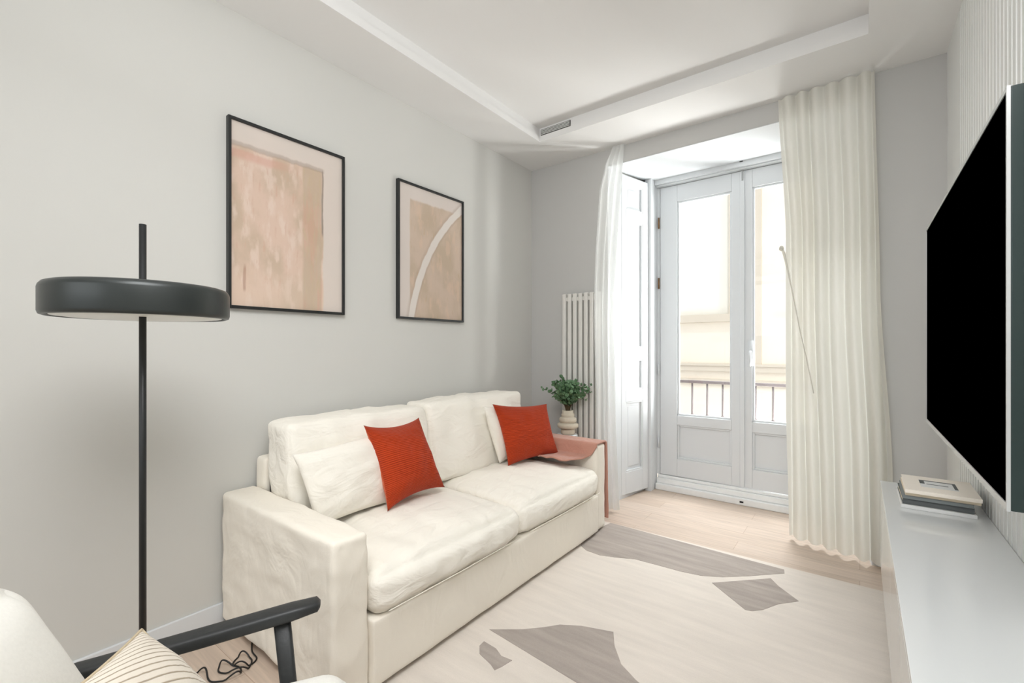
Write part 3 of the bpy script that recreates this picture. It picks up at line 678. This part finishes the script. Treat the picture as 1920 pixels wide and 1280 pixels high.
# ------------------------------------------------------------------ television
tv = thing('television', 'large flat black television mounted on the slatted right wall', 'television', (0.243, 2.10, 0.96))
W0, W1, TH = -0.722, 0.722, 0.885
obj('bezel', B(((0.0, W0, 0), (0.006, W1, 0.016)), ((0.0, W0, TH-0.010), (0.006, W1, TH)), ((0.0, W0, 0.016), (0.006, W0+0.007, TH-0.010)), ((0.0, W1-0.006, 0.016), (0.006, W1, TH-0.010))), M['bezel'], tv)
obj('screen', B(((0.002, W0+0.007, 0.016), (0.006, W1-0.006, TH-0.010))), M['screen'], tv)
obj('rear_shell', B(((0.0061, W0+0.001, 0.001), (0.026, W1-0.001, TH-0.001))), M['tvside'], tv, bevel=0.002)
bm = B(((0.0265, -0.3, 0.25), (0.060, 0.3, 0.62)), ((0.060, -0.06, 0.36), (0.12, 0.06, 0.5)), ((0.118, -0.18, 0.30), (XR-0.243-0.001, 0.18, 0.56)))
obj('wall_mount', bm, M['black'], tv)

# ------------------------------------------------------------------ curtains
def curtain(name, x_l, x_r, y_l, y_r, folds, amp, z1, z0, nu, nv, seed, phase=0.0):
    def fn(u, v):
        z = z1+(z0-z1)*v; xl, xr = lerp(v, x_l), lerp(v, x_r); yl, yr = lerp(v, y_l), lerp(v, y_r)
        du = 0.018*noise.noise(Vector((u*6+seed, v*1.5, 0)))
        uu = u+du*math.sin(PI*u); a = amp*(0.55+0.45*min(1, v*3))*(0.75+0.5*noise.noise(Vector((u*5, seed, v))))
        ph = folds*2*PI*u+phase+1.7*noise.noise(Vector((u*3.0, v*1.0, seed)))
        x = xl+(xr-xl)*uu+0.010*math.cos(ph)*0.5; y = yl+(yr-yl)*u+a*math.sin(ph)
        return (x, y, z)
    return grid(nu, nv, fn)
bm = curtain('r', [(0, -0.43), (0.30, -0.385), (1, -0.385)], [(0, 0.074), (0.45, 0.10), (0.8, 0.155), (1, 0.165)],
             [(0, 3.43), (0.7, 3.46), (1, 3.60)], [(0, 3.40), (1, 3.41)], 6.5, 0.042, 2.925, 0.028, 260, 70, 2.0)
o = obj('curtain', bm, M['sheer_r'], None, smooth=True); tag(o, 'long ivory voile curtain hanging right of the balcony door', 'curtain')
bm = bmesh.new(); tube(bm, [(-0.400, 3.395, 1.945), (-0.388, 3.39, 1.91), (-0.362, 3.385, 1.78), (-0.335, 3.38, 1.62), (-0.30, 3.375, 1.42), (-0.262, 3.37, 1.22), (-0.225, 3.365, 1.02)], [0.006, 0.008, 0.005, 0.0035, 0.003, 0.003, 0.002], 8)
lathe(bm, [(0, 1.925), (0.012, 1.93), (0.014, 1.94), (0.010, 1.955), (0, 1.96)], 12, (-0.402, 3.395))
obj('tie_cord', bm, M['sheer_r'], o, smooth=True)
bm = curtain('l', [(0, -1.60), (0.05, -1.66), (0.12, -1.70), (0.45, -1.725), (0.8, -1.70), (1, -1.68)], [(0, -1.49), (0.5, -1.545), (0.75, -1.53), (1, -1.50)],
             [(0, 3.43), (0.3, 3.355), (1, 3.345)], [(0, 3.43), (0.3, 3.37), (1, 3.37)], 3.5, 0.018, 2.925, 0.02, 120, 70, 5.0)
o = obj('curtain', bm, M['sheer_l'], None, smooth=True); tag(o, 'narrow sheer white curtain gathered left of the balcony door', 'curtain')

# ------------------------------------------------------------------ floor lamp
LX, LY = -1.76, 0.427
lp = thing('floor_lamp', 'black floor lamp with a wide flat round shade', 'lamp', (LX, LY, 0))
bm = bmesh.new(); lathe(bm, [(0, 0), (0.14, 0), (0.14, 0.012), (0.135, 0.016), (0, 0.016)], 48); obj('base', bm, M['black'], lp, smooth=False)
bm = bmesh.new(); tube(bm, [(0, 0, 0.016), (0, 0, 1.681)], 0.0095, 16); obj('pole', bm, M['black'], lp, smooth=True)
R_ = 0.229; zb = 1.392; zt_ = 1.488
bm = bmesh.new(); lathe(bm, [(0.0096, zt_), (R_-0.02, zt_), (R_-0.008, zt_-0.004), (R_-0.002, zt_-0.012), (R_, zt_-0.02), (R_, zb+0.012), (R_-0.003, zb+0.003), (R_-0.010, zb), (R_-0.014, zb+0.004), (R_-0.014, zt_-0.008), (0.0096, zt_-0.006)], 96)
obj('lamp_shade', bm, M['shade'], lp, smooth=True)
bm = bmesh.new(); lathe(bm, [(0.0097, zb+0.006), (0.10, zb-0.001), (0.17, zb-0.002), (0.205, zb+0.002), (R_-0.015, zb+0.012)], 64); d_ = obj('diffuser', bm, M['diffuser'], lp, smooth=True); d_['label'] = 'white opal disc under the shade'
bm = bmesh.new(); lathe(bm, [(0.0096, zt_+0.001), (0.016, zt_+0.001), (0.016, zt_+0.008), (0.0096, zt_+0.010)], 24); obj('collar', bm, M['black'], lp, smooth=True)
# power cord coiled on the floor
bm = bmesh.new(); pts = []
path = [(-2.30, 1.10), (-2.20, 0.95), (-2.08, 0.88), (-2.00, 0.865), (-1.985, 0.82), (-2.04, 0.79), (-2.07, 0.83), (-2.01, 0.85), (-1.96, 0.80), (-2.03, 0.74), (-2.07, 0.76), (-2.0, 0.80), (-1.95, 0.77), (-2.0, 0.70), (-2.08, 0.70), (-2.10, 0.64), (-1.98, 0.50), (-1.90, 0.44)]
N_ = 150
def catmull(P, t):
    s = t*(len(P)-1); i = min(int(s), len(P)-2); f = s-i; g = lambda k: Vector(P[max(0, min(len(P)-1, k))])
    a, b, c_, d = g(i-1), g(i), g(i+1), g(i+2); return 0.5*((2*b)+(c_-a)*f+(2*a-5*b+4*c_-d)*f*f+(3*b-a-3*c_+d)*f**3)
for i in range(N_+1):
    p = catmull(path, i/N_); zz = 0.004+(0.022*max(0, math.sin(i*0.37)) if 0.18 < i/N_ < 0.85 else 0); pts.append((p.x, p.y, zz))
tube(bm, pts, 0.0032, 6); o = obj('power_cord', bm, M['cable'], None, smooth=True); tag(o, 'black power cord bunched on the floor beside the sofa', 'cord')

# ------------------------------------------------------------------ armchair
ch = thing('armchair', 'cream boucle lounge armchair with black wooden arms in the near corner', 'armchair', (-0.966, 0.242, 0), math.radians(-30))
def seatw(p, q):
    return (p.x, p.y, p.z+0.05*(p.y+0.28)*0.5)
obj('seat_cushion', soft_box((-0.315, -0.30, 0.30), (0.315, 0.350, 0.475), 0.080, (0.01, 0.012, 0.020), (36, 36, 14), 0.002, 6, 9, seatw), M['boucle'], ch, smooth=True)
def backw(p, q):
    k = (p.z-0.40); return (p.x*(1-0.10*max(0, k)/0.42), p.y-0.42*k, p.z)
obj('back_cushion', soft_box((-0.325, -0.26, 0.42), (0.325, -0.10, 0.855), 0.085, (0.03, 0.03, 0.02), (36, 16, 28), 0.002, 6, 10, backw), M['boucle'], ch, smooth=True)
fr = obj('seat_frame', B(((-0.335, -0.33, 0.235), (-0.30, 0.30, 0.285)), ((0.30, -0.33, 0.235), (0.335, 0.30, 0.285)), ((-0.30, 0.24, 0.235), (0.30, 0.275, 0.285)), ((-0.30, -0.33, 0.235), (0.30, -0.295, 0.285))), M['blackwood'], ch, bevel=0.006)
for s in (-1, 1):
    X = s*0.362
    bm = bmesh.new(); P = [(X, 0.270, 0.618), (X, 0.262, 0.619), (X, 0.20, 0.612), (X, 0.0, 0.592), (X, -0.20, 0.574), (X, -0.36, 0.562), (X, -0.375, 0.561)]
    bar(bm, P, [0.025, 0.050, 0.056, 0.056, 0.052, 0.044, 0.03], [0.012, 0.026, 0.034, 0.034, 0.032, 0.03, 0.018]); obj('armrest', bm, M['blackwood'], ch, smooth=True)
    bm = bmesh.new(); bar(bm, [(X, 0.178, 0.60), (X, 0.205, 0.30), (X, 0.235, 0.0)], [0.028, 0.032, 0.024], [0.040, 0.038, 0.026], (0, 1, 0)); obj('leg', bm, M['blackwood'], ch, smooth=True)
    bm = bmesh.new(); bar(bm, [(X, -0.30, 0.56), (X, -0.33, 0.30), (X, -0.37, 0.0)], [0.034, 0.036, 0.026], [0.046, 0.044, 0.028], (0, 1, 0)); obj('leg', bm, M['blackwood'], ch, smooth=True)
# striped pillow on the chair (world coordinates from the chair frame)
MC = Matrix.Translation((-0.966, 0.242, 0)) @ Matrix.Rotation(math.radians(-30), 4, 'Z')
def cw(x, y, z): return MC @ Vector((x, y, z))
tl_, bl_, br_, tr_ = cw(-0.272, -0.09, 0.685), cw(-0.235, 0.075, 0.50), cw(0.17, 0.05, 0.50), cw(0.17, -0.10, 0.80)
o = cushion('lumbar_pillow', '', bl_, br_, tr_, tl_, M['stripe'], T=0.13, seed=8, wr=0.004, pinch=0.03, power=0.6)
tag(o, 'cream pillow with fine beige stripes on the near armchair', 'cushion')
bm = bmesh.new(); off = o.location; seq = []
me = o.data; nn = 26
ring = [v.co for v in me.vertices]
idx = [(i*(nn+1)) for i in range(nn+1)]+[nn*(nn+1)+j for j in range(1, nn+1)]+[i*(nn+1)+nn for i in range(nn-1, -1, -1)]+[j for j in range(nn-1, -1, -1)]
tube(bm, [ring[i] for i in idx], 0.0035, 6, cap=False)
obj('piping', bm, M['piping'], o, smooth=True)

# ------------------------------------------------------------------ side table, vase and eucalyptus
st_ = thing('side_table', 'small round white side table under the vase behind the far sofa arm', 'table', (-1.90, 3.235, 0))
bm = bmesh.new(); lathe(bm, [(0, 0.575), (0.080, 0.575), (0.085, 0.58), (0.085, 0.592), (0.080, 0.597), (0, 0.597)], 40); obj('tabletop', bm, M['white'], st_, smooth=False)
for k in range(3):
    a = 2*PI*k/3; bm = bmesh.new(); tube(bm, [(0.06*math.cos(a), 0.06*math.sin(a), 0.58), (0.12*math.cos(a), 0.12*math.sin(a), 0)], 0.009, 8); obj('leg', bm, M['white'], st_, smooth=True)
VX, VY, VZ = -1.895, 3.235, 0.598
bm = bmesh.new()
prof = [(0, 0), (0.052, 0), (0.058, 0.006), (0.058, 0.040), (0.052, 0.046), (0.078, 0.052), (0.087, 0.060), (0.087, 0.082), (0.078, 0.090), (0.056, 0.094), (0.068, 0.102), (0.071, 0.112), (0.071, 0.128), (0.064, 0.136), (0.050, 0.140), (0.054, 0.150), (0.054, 0.165), (0.047, 0.172), (0.046, 0.196), (0.039, 0.196), (0.038, 0.12), (0, 0.12)]
prof = [(r, z-0.0) for r, z in prof]
prof = [(r_*0.98, z*0.99) for r_, z in prof]
lathe(bm, prof, 40); o = obj('vase', bm, M['vase'], None, smooth=True); o.location = (VX, VY, VZ)
tag(o, 'cream stacked-ring ceramic vase holding green sprigs behind sofa arm', 'vase')
rnd = random.Random(4)
pl = thing('eucalyptus_bunch', 'leafy green eucalyptus sprigs standing in the cream vase', 'plant', (VX, VY, VZ+0.125))
sbm = bmesh.new(); lbm = bmesh.new()
def leaf(bm, p, d, s):
    d = d.normalized(); side = d.cross(Vector((rnd.uniform(-1, 1), rnd.uniform(-1, 1), rnd.uniform(-1, 1)))).normalized(); up = side.cross(d)
    pr = [(0, 0.0, 0), (0.25, 0.36, 0.02), (0.6, 0.44, 0.05), (0.9, 0.24, 0.02), (1.0, 0, 0), (0.9, -0.24, 0.02), (0.6, -0.44, 0.05), (0.25, -0.36, 0.02)]
    vs = [bm.verts.new(p+d*(a*s)+side*(b*s)+up*(c_*s)) for a, b, c_ in pr]; cvx = bm.verts.new(p+d*(0.5*s)-up*0.06*s)
    for i in range(8): bm.faces.new((vs[i], vs[(i+1) % 8], cvx))
for k in range(90):
    a = rnd.uniform(0, 2*PI); tilt = rnd.uniform(0.05, 0.95); ln = rnd.uniform(0.13, 0.255)*(1.0-0.22*tilt)
    if k in (0, 1, 2): tilt, ln = (0.75, 1.2, 0.9)[k], 0.245; a = (0.4, -0.5, 3.5)[k]
    pts = []
    for i in range(9):
        t = i/8; tt = tilt*(0.35+0.65*t); r0 = 0.02
        pts.append(Vector((r0*math.cos(a)*t+math.sin(tt)*math.cos(a)*ln*t, r0*math.sin(a)*t+math.sin(tt)*math.sin(a)*ln*t, 0.0+0.06*min(1, t*4)+math.cos(tt)*ln*t+0.03*t)))
    tube(sbm, pts, [0.0022-0.0015*i/8 for i in range(9)], 5)
    for i in range(3, 9):
        dd = (pts[i]-pts[i-1]).normalized()
        for s in range(3 if k > 2 or i > 6 else 1):
            r = Vector((rnd.uniform(-1, 1), rnd.uniform(-1, 1), rnd.uniform(-0.6, 1))); leaf(lbm, pts[i], dd*0.7+r, rnd.uniform(0.020, 0.033))
obj('stem', sbm, M['stem'], pl, smooth=True); obj('foliage', lbm, M['leaf'], pl)
